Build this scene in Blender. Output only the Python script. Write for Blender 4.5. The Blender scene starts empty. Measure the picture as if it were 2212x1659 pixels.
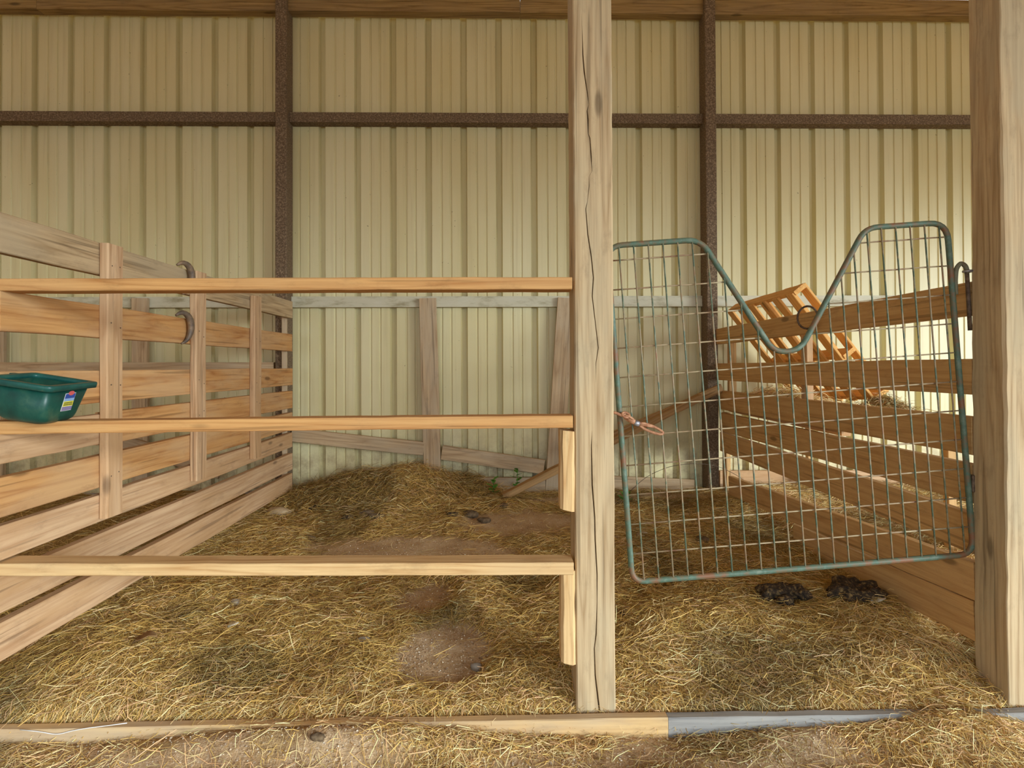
import bpy, bmesh, math, random
import numpy as np
from mathutils import Vector, Matrix

random.seed(7)
rng = np.random.default_rng(7)
scene = bpy.context.scene
COL = scene.collection

# ------------------------------------------------------------------ camera
cam_d = bpy.data.cameras.new('camera')
cam_d.sensor_width = 36.0
cam_d.lens = 36.0 * 1280.0 / 2212.0
cam_d.shift_y = -53.0 / 2212.0
cam_d.clip_start = 0.02
cam = bpy.data.objects.new('camera', cam_d)
COL.objects.link(cam)
cam.matrix_world = (Matrix.Translation((0, 0, 1.22)) @ Matrix.Rotation(math.radians(-1.12), 4, 'Z')
                    @ Matrix.Rotation(math.radians(90.6), 4, 'X') @ Matrix.Rotation(math.radians(-0.24), 4, 'Z'))
scene.camera = cam

# ------------------------------------------------------------------ sky, sun, exposure
world = bpy.data.worlds.new('sky')
scene.world = world
world.use_nodes = True
wn = world.node_tree
wn.nodes.clear()
wo = wn.nodes.new('ShaderNodeOutputWorld')
wb = wn.nodes.new('ShaderNodeBackground')
wb.inputs['Color'].default_value = (0.70, 0.86, 1.0, 1)
wb.inputs['Strength'].default_value = 5.0
wn.links.new(wb.outputs[0], wo.inputs[0])

sun_d = bpy.data.lights.new('sun', 'SUN')
sun_d.energy = 7.5
sun_d.angle = math.radians(24)
sun_d.color = (0.84, 0.94, 1.0)
sun = bpy.data.objects.new('sun', sun_d)
COL.objects.link(sun)
SUN_DIR = Vector((0.72, -0.62, 0.17)).normalized()      # towards the sun
sun.rotation_euler = SUN_DIR.to_track_quat('Z', 'Y').to_euler()

vs = scene.view_settings
vs.view_transform = 'Standard'
vs.look = 'None'
vs.exposure = -0.70
vs.gamma = 1.0
vs.use_curve_mapping = False
scene.cycles.use_denoising = True

# ------------------------------------------------------------------ helpers
def lin(r, g, b):
    def f(c):
        c /= 255.0
        return c / 12.92 if c <= 0.04045 else ((c + 0.055) / 1.055) ** 2.4
    return (f(r), f(g), f(b), 1.0)

def tag(o, label=None, cat=None, group=None, kind=None):
    if label: o['label'] = label
    if cat: o['category'] = cat
    if group: o['group'] = group
    if kind: o['kind'] = kind
    return o

def thing(name, label, cat, loc=(0, 0, 0), group=None, kind=None):
    o = bpy.data.objects.new(name, None)
    o.empty_display_size = 0.1
    COL.objects.link(o)
    o.location = loc
    return tag(o, label, cat, group, kind)

def link(name, me, mat=None, parent=None, M=None):
    o = bpy.data.objects.new(name, me)
    COL.objects.link(o)
    if mat is not None and len(me.materials) == 0:
        me.materials.append(mat)
    if M is None:
        M = Matrix.Identity(4)
    if parent is not None:
        o.parent = parent
        M = PW(parent).inverted() @ M
    o.matrix_local = M
    return o

def PW(p):
    m = p.matrix_basis.copy()
    q = p.parent
    while q is not None:
        m = q.matrix_basis @ m
        q = q.parent
    return m

def mesh(name, verts, faces, smooth=False):
    me = bpy.data.meshes.new(name)
    me.from_pydata([tuple(v) for v in verts], [], faces)
    if smooth:
        me.polygons.foreach_set('use_smooth', [True] * len(me.polygons))
    me.update()
    return me

def frame(p0, p1, wdir):
    p0, p1 = Vector(p0), Vector(p1)
    ex = (p1 - p0).normalized()
    wd = Vector(wdir)
    ey = (wd - ex * wd.dot(ex)).normalized()
    ez = ex.cross(ey)
    M = Matrix(((ex.x, ey.x, ez.x, 0), (ex.y, ey.y, ez.y, 0), (ex.z, ey.z, ez.z, 0), (0, 0, 0, 1)))
    M.translation = (p0 + p1) * 0.5
    return M

def board_mesh(L, W, T, seed=0, bev=0.003, seg=6, rough=0.0012, bow=0.0, wane=0.0, skew=0.0):
    """A sawn board: local X along the grain, Y the width, Z the thickness; edges eased, faces slightly uneven."""
    r = random.Random(seed * 7919 + int(L * 1000))
    V, F = [], []
    ph = r.uniform(0, 6)
    for i in range(seg + 1):
        t = i / seg
        x = -L / 2 + L * t
        w = W / 2 + r.uniform(-rough, rough)
        th = T / 2 + r.uniform(-rough, rough) * 0.6
        oy = bow * math.sin(math.pi * t) + 0.4 * rough * math.sin(5 * t + ph)
        oz = 0.8 * rough * math.sin(4 * t + ph * 2)
        bs = [bev * r.uniform(0.7, 1.3) + (wane * max(0, math.sin(t * 9 + ph + k * 1.7)) if wane else 0) for k in range(4)]
        b0, b1, b2, b3 = bs
        ring = [(-w + b0, -th), (w - b1, -th), (w, -th + b1), (w, th - b2), (w - b2, th), (-w + b3, th), (-w, th - b3), (-w, -th + b0)]
        for (y, z) in ring:
            xs = x
            if i == 0: xs += skew * y
            if i == seg: xs += skew * y * 0.5
            V.append((xs, y + oy, z + oz))
    for i in range(seg):
        a, b = i * 8, (i + 1) * 8
        for k in range(8):
            F.append((a + k, a + (k + 1) % 8, b + (k + 1) % 8, b + k))
    F.append(tuple(range(7, -1, -1)))
    F.append(tuple(range(seg * 8, seg * 8 + 8)))
    return mesh('board', V, F)

_seed = [0]
def board(name, p0, p1, W, T, mat, parent=None, wdir=(0, 0, 1), **kw):
    _seed[0] += 1
    L = (Vector(p1) - Vector(p0)).length
    me = board_mesh(L, W, T, seed=_seed[0], **kw)
    return link(name, me, mat, parent, frame(p0, p1, wdir))

def tube_mesh(pts, rad, n=8, closed=False, cap=True):
    pts = [Vector(p) for p in pts]
    m = len(pts)
    rads = rad if isinstance(rad, (list, tuple)) else [rad] * m
    V, F = [], []
    prev = None
    for i, p in enumerate(pts):
        if closed:
            t = (pts[(i + 1) % m] - pts[i - 1]).normalized()
        else:
            t = (pts[min(i + 1, m - 1)] - pts[max(i - 1, 0)]).normalized()
        if prev is None:
            a = Vector((0, 0, 1)) if abs(t.z) < 0.9 else Vector((1, 0, 0))
            u = t.cross(a).normalized()
        else:
            u = (prev - t * prev.dot(t)).normalized()
        prev = u
        v = t.cross(u)
        for k in range(n):
            a = 2 * math.pi * k / n
            V.append(p + (u * math.cos(a) + v * math.sin(a)) * rads[i])
    for i in range(m if closed else m - 1):
        a, b = i * n, ((i + 1) % m) * n
        for k in range(n):
            F.append((a + k, a + (k + 1) % n, b + (k + 1) % n, b + k))
    if cap and not closed:
        F.append(tuple(range(n - 1, -1, -1)))
        F.append(tuple(range((m - 1) * n, m * n)))
    return mesh('tube', V, F, smooth=True)

def tube(name, pts, rad, mat, parent=None, n=8, closed=False):
    return link(name, tube_mesh(pts, rad, n, closed), mat, parent)

def fillet(pts, r, seg=6):
    """Polyline with its inner corners rounded; r a number or one per inner corner."""
    pts = [Vector(p) for p in pts]
    out = [pts[0]]
    for i in range(1, len(pts) - 1):
        ri = r[i - 1] if isinstance(r, (list, tuple)) else r
        a, b, c = pts[i - 1], pts[i], pts[i + 1]
        d0, d1 = (a - b), (c - b)
        l = min(ri, d0.length * 0.48, d1.length * 0.48)
        s, e = b + d0.normalized() * l, b + d1.normalized() * l
        for k in range(seg + 1):
            t = k / seg
            out.append(s * (1 - t) ** 2 + b * 2 * t * (1 - t) + e * t * t)
    out.append(pts[-1])
    return out

def extrude_profile(prof, x0, x1, smooth=False, close=True):
    """Closed (y, z) outline pulled along X."""
    n = len(prof)
    V = [(x0, y, z) for y, z in prof] + [(x1, y, z) for y, z in prof]
    F = [(k, (k + 1) % n, n + (k + 1) % n, n + k) for k in range(n if close else n - 1)]
    if close:
        F += [tuple(range(n - 1, -1, -1)), tuple(range(n, 2 * n))]
    return mesh('profile', V, F, smooth)

def box_mesh(x0, x1, y0, y1, z0, z1, bev=0.003):
    bm = bmesh.new()
    bmesh.ops.create_cube(bm, size=1)
    for v in bm.verts:
        v.co = Vector(((x0 + x1) / 2 + v.co.x * (x1 - x0), (y0 + y1) / 2 + v.co.y * (y1 - y0), (z0 + z1) / 2 + v.co.z * (z1 - z0)))
    if bev:
        bmesh.ops.bevel(bm, geom=list(bm.edges), offset=bev, segments=1, affect='EDGES')
    me = bpy.data.meshes.new('box')
    bm.to_mesh(me); bm.free()
    return me

# value noise on numpy arrays
_tab = rng.random((257, 257))
def vnoise(x, y, s=1.0, ox=0.0):
    x = np.asarray(x, float) * s + 31.7 + ox
    y = np.asarray(y, float) * s + 17.3 + ox * 1.7
    xi, yi = np.floor(x).astype(int), np.floor(y).astype(int)
    fx, fy = x - xi, y - yi
    fx, fy = fx * fx * (3 - 2 * fx), fy * fy * (3 - 2 * fy)
    a = _tab[xi % 257, yi % 257]; b = _tab[(xi + 1) % 257, yi % 257]
    c = _tab[xi % 257, (yi + 1) % 257]; d = _tab[(xi + 1) % 257, (yi + 1) % 257]
    return (a * (1 - fx) + b * fx) * (1 - fy) + (c * (1 - fx) + d * fx) * fy

def smooth(a, b, x):
    t = np.clip((np.asarray(x, float) - a) / (b - a), 0, 1)
    return t * t * (3 - 2 * t)

def bump(x, y, cx, cy, sx, sy):
    return np.exp(-((x - cx) / sx) ** 2 - ((y - cy) / sy) ** 2)

# ------------------------------------------------------------------ ground shape
def bare(x, y):
    """1 where the stall floor is bare dirt."""
    wob = (vnoise(x, y, 6.0) - 0.5) * 0.9 + (vnoise(x, y, 15.0, 3) - 0.5) * 0.5
    d = np.maximum.reduce([bump(x, y, -0.24, 2.42, 0.27, 0.29) * 1.1, bump(x, y, -0.36, 2.86, 0.22, 0.30) * 0.85,
                           bump(x, y, -0.5, 3.55, 0.95, 0.38) * 0.9, bump(x, y, 0.15, 4.05, 0.75, 0.4) * 0.9,
                           bump(x, y, 0.5, 4.62, 0.5, 0.16), bump(x, y, 1.35, 4.72, 0.5, 0.13), bump(x, y, -1.45, 4.45, 0.16, 0.2)])
    return smooth(0.38, 0.72, d + wob * 0.22)

def height(x, y):
    x = np.asarray(x, float); y = np.asarray(y, float)
    inside = smooth(2.03, 2.10, y)
    z = -0.052 + 0.012 * (vnoise(x, y, 3.0) - 0.5) + 0.008 * (vnoise(x, y, 11.0) - 0.5)
    z = z + 0.080 * bump(x, y, -0.58, 1.98, 0.62, 0.08) + 0.035 * bump(x, y, 1.0, 1.98, 0.25, 0.08) + 0.075 * bump(x, y, 1.55, 1.99, 0.28, 0.13)
    z = z + 0.01 * bump(x, y, -1.62, 1.98, 0.2, 0.06)
    floor = 0.012 + 0.07 * smooth(2.1, 2.75, y) + 0.075 * smooth(2.6, 4.6, y)
    floor = floor + 0.02 * smooth(0.4, 0.8, x) * smooth(2.1, 2.3, y) * (1 - smooth(3.2, 3.8, y))
    hay = 1 - bare(x, y)
    floor = floor + hay * (0.012 + 0.045 * (vnoise(x, y, 3.2, 5) - 0.45) + 0.022 * (vnoise(x, y, 8.0, 9) - 0.5)) * smooth(2.08, 2.3, y)
    floor = floor + 0.006 * (vnoise(x, y, 22.0) - 0.5)
    floor = floor + 0.06 * bump(x, y, -1.5, 2.35, 0.25, 0.22) + 0.05 * bump(x, y, 1.62, 2.62, 0.2, 0.22) + 0.03 * bump(x, y, 0.62, 2.45, 0.25, 0.2)
    floor = floor + 0.185 * bump(x, y, -0.70, 4.84, 0.40, 0.36) + 0.10 * bump(x, y, -1.25, 4.8, 0.28, 0.28) + 0.07 * bump(x, y, -0.2, 4.95, 0.15, 0.15)
    floor = floor - 0.03 * bump(x, y, 1.31, 2.72, 0.1, 0.08) - 0.03 * bump(x, y, 1.65, 2.70, 0.12, 0.09)
    floor = floor + (0.02 + 0.03 * (vnoise(x, y, 4.0, 13))) * smooth(1.84, 2.0, x)
    return z * (1 - inside) + floor * inside

def hz(x, y):
    return float(height(np.array([x]), np.array([y]))[0])

# ------------------------------------------------------------------ materials
def nt(name):
    m = bpy.data.materials.new(name)
    m.use_nodes = True
    t = m.node_tree
    t.nodes.clear()
    out = t.nodes.new('ShaderNodeOutputMaterial')
    bs = t.nodes.new('ShaderNodeBsdfPrincipled')
    t.links.new(bs.outputs[0], out.inputs[0])
    return m, t, bs

class G:
    """Small node-graph writer."""
    def __init__(s, t): s.t = t
    def n(s, typ, **kw):
        nd = s.t.nodes.new(typ)
        for k, v in kw.items():
            setattr(nd, k, v)
        return nd
    def put(s, sock, v):
        if hasattr(v, 'is_output') or isinstance(v, bpy.types.NodeSocket): s.t.links.new(v, sock)
        else: sock.default_value = v
    def math(s, op, a, b=0.0, c=None, clamp=False):
        nd = s.n('ShaderNodeMath', operation=op, use_clamp=clamp)
        s.put(nd.inputs[0], a); s.put(nd.inputs[1], b)
        if c is not None: s.put(nd.inputs[2], c)
        return nd.outputs[0]
    def vmath(s, op, a, b):
        nd = s.n('ShaderNodeVectorMath', operation=op)
        s.put(nd.inputs[0], a); s.put(nd.inputs[1], b)
        return nd.outputs[0]
    def noise(s, vec, scale, detail=4.0, rough=0.55, dist=0.0):
        nd = s.n('ShaderNodeTexNoise')
        s.put(nd.inputs['Vector'], vec)
        nd.inputs['Scale'].default_value = scale
        nd.inputs['Detail'].default_value = detail
        nd.inputs['Roughness'].default_value = rough
        nd.inputs['Distortion'].default_value = dist
        return nd.outputs[0]
    def ramp(s, fac, stops):
        nd = s.n('ShaderNodeValToRGB')
        s.put(nd.inputs[0], fac)
        e = nd.color_ramp.elements
        while len(e) < len(stops): e.new(0.5)
        for el, (p, c) in zip(e, stops):
            el.position = p
            el.color = c if len(c) == 4 else (*c, 1)
        return nd.outputs[0]
    def step(s, v, a, b):
        nd = s.n('ShaderNodeMapRange', interpolation_type='SMOOTHSTEP')
        s.put(nd.inputs[0], v)
        nd.inputs[1].default_value = a; nd.inputs[2].default_value = b
        return nd.outputs[0]
    def mix(s, f, a, b, mode='MIX'):
        nd = s.n('ShaderNodeMix', data_type='RGBA', blend_type=mode)
        s.put(nd.inputs['Factor'], f)
        s.put(nd.inputs[6], a); s.put(nd.inputs[7], b)
        return nd.outputs[2]
    def bump(s, h, strength, dist=0.002):
        nd = s.n('ShaderNodeBump')
        nd.inputs['Strength'].default_value = strength
        nd.inputs['Distance'].default_value = dist
        s.put(nd.inputs['Height'], h)
        return nd.outputs[0]

def wood(name, light, dark, grey=(150, 135, 112), greyamt=0.35, figure=0.55, knots=True, vary=0.16, rough=0.8, stain=0.25):
    m, t, bs = nt(name)
    g = G(t)
    tc = g.n('ShaderNodeTexCoord')
    oi = g.n('ShaderNodeObjectInfo')
    off = g.n('ShaderNodeCombineXYZ')
    g.put(off.inputs[0], g.math('MULTIPLY', oi.outputs['Random'], 41.0))
    g.put(off.inputs[1], g.math('MULTIPLY', oi.outputs['Random'], 17.0))
    g.put(off.inputs[2], g.math('MULTIPLY', oi.outputs['Random'], 29.0))
    p = g.vmath('ADD', tc.outputs['Object'], off.outputs[0])
    # growth-ring figure: contours of a field stretched along the grain
    fld = g.noise(g.vmath('MULTIPLY', p, (0.5, 9.0, 9.0)), 1.0, 2.0, 0.45, 0.15)
    ring = g.math('PINGPONG', g.math('MULTIPLY', fld, 19.0), 1.0)
    ring = g.math('POWER', ring, 2.6)
    fine = g.noise(g.vmath('MULTIPLY', p, (2.2, 75.0, 75.0)), 1.0, 4.0, 0.65)
    chk = g.step(g.noise(g.vmath('MULTIPLY', p, (1.1, 48.0, 48.0)), 1.0, 2.0, 0.5), 0.62, 0.70)
    blot = g.noise(g.vmath('MULTIPLY', p, (1.2, 5.0, 5.0)), 1.2, 4.0, 0.6)
    blot2 = g.noise(g.vmath('MULTIPLY', p, (5.0, 14.0, 14.0)), 1.3, 6.0, 0.7)
    f = g.math('ADD', g.math('MULTIPLY', ring, figure * 1.1), g.math('MULTIPLY', g.step(fine, 0.36, 0.66), 0.5), clamp=True)
    c = g.mix(f, lin(*light), lin(*dark))
    c = g.mix(g.math('MULTIPLY', g.step(blot, 0.40, 0.62), greyamt), c, lin(*grey))
    c = g.mix(g.math('MULTIPLY', g.step(blot2, 0.52, 0.72), stain), c, lin(*[v * 0.62 for v in dark]))
    c = g.mix(g.math('MULTIPLY', chk, 0.45), c, lin(*[v * 0.6 for v in dark]))
    h = g.math('SUBTRACT', g.math('ADD', g.math('MULTIPLY', ring, -0.5), fine), chk)
    if knots:
        vo = g.n('ShaderNodeTexVoronoi')
        g.put(vo.inputs['Vector'], g.vmath('MULTIPLY', p, (2.2, 7.5, 7.5)))
        vo.inputs['Scale'].default_value = 0.8
        k = g.math('SUBTRACT', 1.0, g.step(vo.outputs['Distance'], 0.055, 0.115))
        c = g.mix(g.math('MULTIPLY', k, 0.6), c, lin(*[v * 0.5 for v in dark]))
    hv = g.n('ShaderNodeHueSaturation')
    g.put(hv.inputs['Value'], g.math('ADD', 1.0 - vary / 2, g.math('MULTIPLY', oi.outputs['Random'], vary)))
    g.put(hv.inputs['Color'], c)
    t.links.new(hv.outputs[0], bs.inputs['Base Color'])
    bs.inputs['Roughness'].default_value = rough
    bs.inputs['Specular IOR Level'].default_value = 0.25
    t.links.new(g.bump(h, 0.35, 0.0015), bs.inputs['Normal'])
    return m

M_post = wood('weathered_post_wood', (200, 174, 134), (158, 128, 90), (172, 158, 128), 0.5, 0.45, True, 0.05)
M_rail = wood('pine_rail_wood', (208, 158, 98), (172, 116, 62), (192, 152, 104), 0.3, 0.5, True, 0.08)
M_rail_pale = wood('pale_rail_wood', (218, 182, 128), (184, 140, 88), (205, 172, 126), 0.4, 0.5, True, 0.05)
M_orange = wood('orange_board_wood', (203, 152, 94), (166, 110, 60), (200, 164, 120), 0.55, 0.6, True, 0.10)
M_pink = wood('pale_pinkish_board_wood', (208, 172, 132), (174, 134, 96), (184, 142, 96), 0.6, 0.5, True, 0.10)
M_grey = wood('grey_weathered_wood', (194, 166, 126), (152, 124, 88), (174, 154, 122), 0.7, 0.5, True, 0.10)
M_rfence = wood('brown_board_wood', (210, 168, 110), (180, 134, 80), (198, 162, 114), 0.3, 0.4, True, 0.10)
M_wallboard = wood('old_grey_brown_wood', (200, 172, 134), (160, 130, 94), (182, 164, 136), 0.6, 0.5, True, 0.12)
M_beam = wood('brown_beam_wood', (168, 138, 88), (120, 92, 52), (130, 108, 80), 0.4, 0.5, True, 0.15)
M_pallet = wood('orange_pallet_wood', (236, 182, 108), (212, 152, 80), (224, 178, 116), 0.2, 0.35, True, 0.12)
M_brace = wood('brace_wood', (190, 150, 98), (140, 104, 62), (160, 132, 96), 0.35, 0.5, True, 0.08)
M_sill = wood('sandy_sill_wood', (212, 176, 122), (186, 146, 96), (150, 148, 142), 0.35, 0.25, True, 0.04)
M_sill_grey = wood('bluish_grey_sill_wood', (158, 152, 142), (120, 116, 112), (150, 146, 140), 0.5, 0.4, False, 0.04)
M_roof = wood('roof_deck_wood', (214, 168, 100), (186, 138, 76), (200, 156, 96), 0.3, 0.4, False, 0.1)

def metal_panel():
    m, t, bs = nt('cream_painted_steel')
    g = G(t)
    tc = g.n('ShaderNodeTexCoord')
    geo = g.n('ShaderNodeNewGeometry')
    sp = g.n('ShaderNodeSeparateXYZ')
    t.links.new(geo.outputs['Position'], sp.inputs[0])
    p = geo.outputs['Position']
    big = g.noise(g.vmath('MULTIPLY', p, (2.0, 2.0, 0.5)), 1.0, 3.0)
    c = g.mix(g.step(big, 0.3, 0.7), lin(220, 209, 163), lin(212, 198, 146))
    # dust in streaks, mud splash low down, specks
    streak = g.noise(g.vmath('MULTIPLY', p, (26.0, 8.0, 0.9)), 1.0, 4.0, 0.6)
    c = g.mix(g.math('MULTIPLY', g.step(streak, 0.5, 0.78), 0.28), c, lin(172, 150, 100))
    low = g.math('SUBTRACT', 1.0, g.step(sp.outputs[2], 0.12, 0.85))
    spl = g.noise(p, 9.0, 6.0, 0.7)
    c = g.mix(g.math('MULTIPLY', low, g.step(spl, 0.36, 0.72)), c, lin(150, 124, 92))
    speck = g.noise(p, 38.0, 2.0, 0.5)
    c = g.mix(g.math('MULTIPLY', g.step(speck, 0.74, 0.78), 0.6), c, lin(96, 78, 52))
    t.links.new(c, bs.inputs['Base Color'])
    bs.inputs['Roughness'].default_value = 0.42
    bs.inputs['Specular IOR Level'].default_value = 0.4
    wv = g.noise(g.vmath('MULTIPLY', p, (5.0, 5.0, 3.0)), 1.0, 2.0)
    t.links.new(g.bump(wv, 0.12, 0.01), bs.inputs['Normal'])
    return m
M_panel = metal_panel()

def mottled(name, stops, scale=20.0, rough=0.7, metal=0.0, bumpv=0.3, detail=5.0, stretch=(1, 1, 1), spec=0.4):
    m, t, bs = nt(name)
    g = G(t)
    tc = g.n('ShaderNodeTexCoord')
    p = g.vmath('MULTIPLY', tc.outputs['Object'], stretch)
    f = g.noise(p, scale, detail, 0.65)
    c = g.ramp(f, [(a, lin(*b)) for a, b in stops])
    t.links.new(c, bs.inputs['Base Color'])
    bs.inputs['Roughness'].default_value = rough
    bs.inputs['Metallic'].default_value = metal
    bs.inputs['Specular IOR Level'].default_value = spec
    if bumpv:
        t.links.new(g.bump(f, bumpv, 0.004), bs.inputs['Normal'])
    return m

M_rust = mottled('rusty_brown_steel', [(0.35, (84, 66, 48)), (0.52, (112, 92, 68)), (0.68, (156, 132, 104))], 90.0, 0.8)
M_palegirt = mottled('pale_painted_steel', [(0.3, (158, 148, 116)), (0.5, (198, 192, 164)), (0.75, (206, 200, 176))], 9.0, 0.6, 0.0, 0.1, 5.0, (0.6, 1, 2))
M_gate = mottled('green_paint_with_rust', [(0.38, (126, 86, 58)), (0.47, (104, 98, 74)), (0.55, (78, 102, 84)), (0.72, (122, 132, 112))], 16.0, 0.55, 0.0, 0.15, 6.0)
M_gate_dull = mottled('dull_olive_paint', [(0.35, (104, 84, 60)), (0.5, (112, 108, 84)), (0.7, (136, 132, 106))], 14.0, 0.6, 0.0, 0.15, 6.0)
M_wire = mottled('green_wire_paint', [(0.32, (150, 112, 82)), (0.46, (148, 134, 104)), (0.55, (84, 102, 82)), (0.72, (136, 140, 116))], 13.0, 0.55, 0.0, 0.1, 6.0)
M_wire_tan = mottled('dusty_wire_paint', [(0.3, (130, 90, 64)), (0.5, (164, 142, 108)), (0.72, (180, 164, 128))], 12.0, 0.6, 0.0, 0.1, 6.0)
M_chain = mottled('rusty_chain_steel', [(0.35, (140, 88, 60)), (0.55, (178, 128, 92)), (0.75, (200, 160, 126))], 60.0, 0.6, 0.0)
M_swivel = mottled('worn_grey_steel', [(0.4, (130, 126, 128)), (0.6, (170, 168, 172))], 30.0, 0.4, 0.6, 0.1)
M_iron = mottled('dark_iron', [(0.35, (70, 54, 42)), (0.55, (104, 84, 66)), (0.75, (140, 120, 98))], 40.0, 0.6)
M_hornmat = mottled('dark_horn_brown', [(0.35, (76, 66, 58)), (0.55, (120, 98, 76)), (0.75, (168, 138, 104))], 14.0, 0.5, 0.0, 0.2)
M_dung = mottled('dark_manure', [(0.35, (30, 22, 14)), (0.52, (66, 50, 32)), (0.66, (140, 112, 66))], 60.0, 0.9, 0.0, 1.0)
M_clod = mottled('brown_clod', [(0.3, (70, 56, 40)), (0.55, (104, 84, 60)), (0.75, (140, 116, 84))], 40.0, 0.9, 0.0, 0.8)
M_stone = mottled('tan_stone', [(0.3, (150, 126, 94)), (0.55, (180, 156, 120)), (0.75, (198, 178, 146))], 20.0, 0.85, 0.0, 0.5)
M_stone_grey = mottled('grey_stone', [(0.3, (116, 104, 90)), (0.6, (152, 138, 120))], 24.0, 0.85, 0.0, 0.4)
M_concrete = mottled('pale_concrete', [(0.3, (150, 140, 130)), (0.6, (190, 180, 172))], 20.0, 0.9, 0.0, 0.4)
M_twine = mottled('white_twine', [(0.3, (205, 202, 192)), (0.6, (228, 226, 220))], 60.0, 0.8, 0.0, 0.0)
M_paper = mottled('pale_scrap', [(0.3, (196, 186, 160)), (0.6, (226, 220, 204))], 30.0, 0.8, 0.0, 0.2)
M_leaf = mottled('green_leaf', [(0.3, (62, 110, 30)), (0.6, (92, 150, 44))], 30.0, 0.6, 0.0, 0.1)
M_dryleaf = mottled('dry_leaf', [(0.3, (116, 84, 52)), (0.6, (160, 124, 78))], 20.0, 0.8, 0.0, 0.3)
M_tub = mottled('dark_green_plastic', [(0.34, (12, 52, 44)), (0.54, (18, 70, 58)), (0.66, (44, 82, 64)), (0.8, (112, 118, 86))], 14.0, 0.38, 0.0, 0.05, 8.0)
M_tubrim = mottled('green_rim_plastic', [(0.3, (18, 62, 58)), (0.6, (30, 84, 74)), (0.8, (84, 108, 84))], 18.0, 0.35, 0.0, 0.05)
def flat(name, rgb, rough=0.5):
    m, t, bs = nt(name)
    g = G(t)
    tc = g.n('ShaderNodeTexCoord')
    f = g.noise(tc.outputs['Object'], 60.0, 2.0)
    t.links.new(g.mix(f, lin(*[v * 0.92 for v in rgb]), lin(*rgb)), bs.inputs['Base Color'])
    bs.inputs['Roughness'].default_value = rough
    return m
M_white = flat('sticker_white', (226, 222, 214))
M_blue = flat('sticker_blue', (52, 78, 150))
M_lblue = flat('sticker_light_blue', (140, 172, 208))
M_yellow = flat('sticker_yellow', (216, 206, 72))
M_purple = flat('sticker_purple', (136, 124, 158))
M_red = flat('sticker_red', (214, 96, 92))
M_ink = flat('sticker_ink', (70, 70, 44))

def ground_mat():
    m, t, bs = nt('dirt_and_litter')
    g = G(t)
    at = g.n('ShaderNodeAttribute', attribute_name='litter')
    geo = g.n('ShaderNodeNewGeometry')
    p = geo.outputs['Position']
    n1 = g.noise(p, 5.0, 6.0, 0.65)
    dirt = g.ramp(n1, [(0.3, lin(160, 128, 92)), (0.5, lin(190, 158, 118)), (0.72, lin(210, 182, 146))])
    grit = g.noise(p, 100.0, 3.0, 0.7)
    dirt = g.mix(g.math('MULTIPLY', g.step(grit, 0.52, 0.7), 0.5), dirt, lin(228, 210, 184))
    dirt = g.mix(g.math('MULTIPLY', g.step(g.noise(p, 90.0, 3.0, 0.7), 0.56, 0.7), 0.6), dirt, lin(104, 80, 54))
    # chaff: short streaks in two directions
    a = g.noise(g.vmath('MULTIPLY', p, (30.0, 170.0, 60.0)), 1.0, 3.0, 0.6, 1.2)
    b = g.noise(g.vmath('MULTIPLY', p, (150.0, 34.0, 60.0)), 1.0, 3.0, 0.6, 1.2)
    mx = g.math('MAXIMUM', a, b)
    chaff = g.ramp(mx, [(0.40, lin(104, 80, 46)), (0.53, lin(156, 124, 72)), (0.66, lin(208, 172, 108))])
    c = g.mix(at.outputs['Fac'], dirt, chaff)
    t.links.new(c, bs.inputs['Base Color'])
    bs.inputs['Roughness'].default_value = 0.95
    bs.inputs['Specular IOR Level'].default_value = 0.1
    hgt = g.math('ADD', g.math('MULTIPLY', grit, 0.4), g.math('ADD', n1, g.math('MULTIPLY', mx, 0.8)))
    t.links.new(g.bump(hgt, 0.8, 0.012), bs.inputs['Normal'])
    return m
M_ground = ground_mat()

def straw_mat():
    m, t, bs = nt('straw')
    g = G(t)
    at = g.n('ShaderNodeAttribute', attribute_name='col')
    t.links.new(at.outputs['Color'], bs.inputs['Base Color'])
    bs.inputs['Roughness'].default_value = 0.6
    bs.inputs['Specular IOR Level'].default_value = 0.25
    return m
M_straw = straw_mat()

# ================================================================== SETTING
# floor: one relief of dirt and trodden litter, fine where it is seen
def axis(parts):
    a = []
    for s, e, n in parts:
        a += list(np.linspace(s, e, n, endpoint=False))
    return np.array(a + [parts[-1][1]])
gx = axis([(-14, -4.6, 16), (-4.6, -2.0, 60), (-2.0, 2.3, 260), (2.3, 4.6, 50), (4.6, 14, 16)])
gy = axis([(-12, 1.3, 30), (1.3, 1.8, 16), (1.8, 3.2, 110), (3.2, 5.06, 90)])
GX, GY = np.meshgrid(gx, gy)
GZ = height(GX, GY)
nx, ny = len(gx), len(gy)
idx = np.arange(nx * ny).reshape(ny, nx)
quads = np.stack([idx[:-1, :-1], idx[:-1, 1:], idx[1:, 1:], idx[1:, :-1]], -1).reshape(-1, 4)
me = bpy.data.meshes.new('floor')
me.from_pydata(np.stack([GX, GY, GZ], -1).reshape(-1, 3).tolist(), [], quads.tolist())
me.polygons.foreach_set('use_smooth', [True] * len(me.polygons))
att = me.attributes.new('litter', 'FLOAT', 'POINT')
lit = (1 - bare(GX, GY)) * smooth(2.04, 2.12, GY)
lit = np.maximum(lit, 0.55 * smooth(0.5, 0.7, vnoise(GX, GY, 5.0, 21)) * (GY < 2.1) * smooth(1.5, 1.9, GY))
att.data.foreach_set('value', lit.reshape(-1).astype(np.float32))
floor = link('floor', me, M_ground)
tag(floor, 'brown dirt floor with trodden hay litter', None, None, 'structure')

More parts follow.
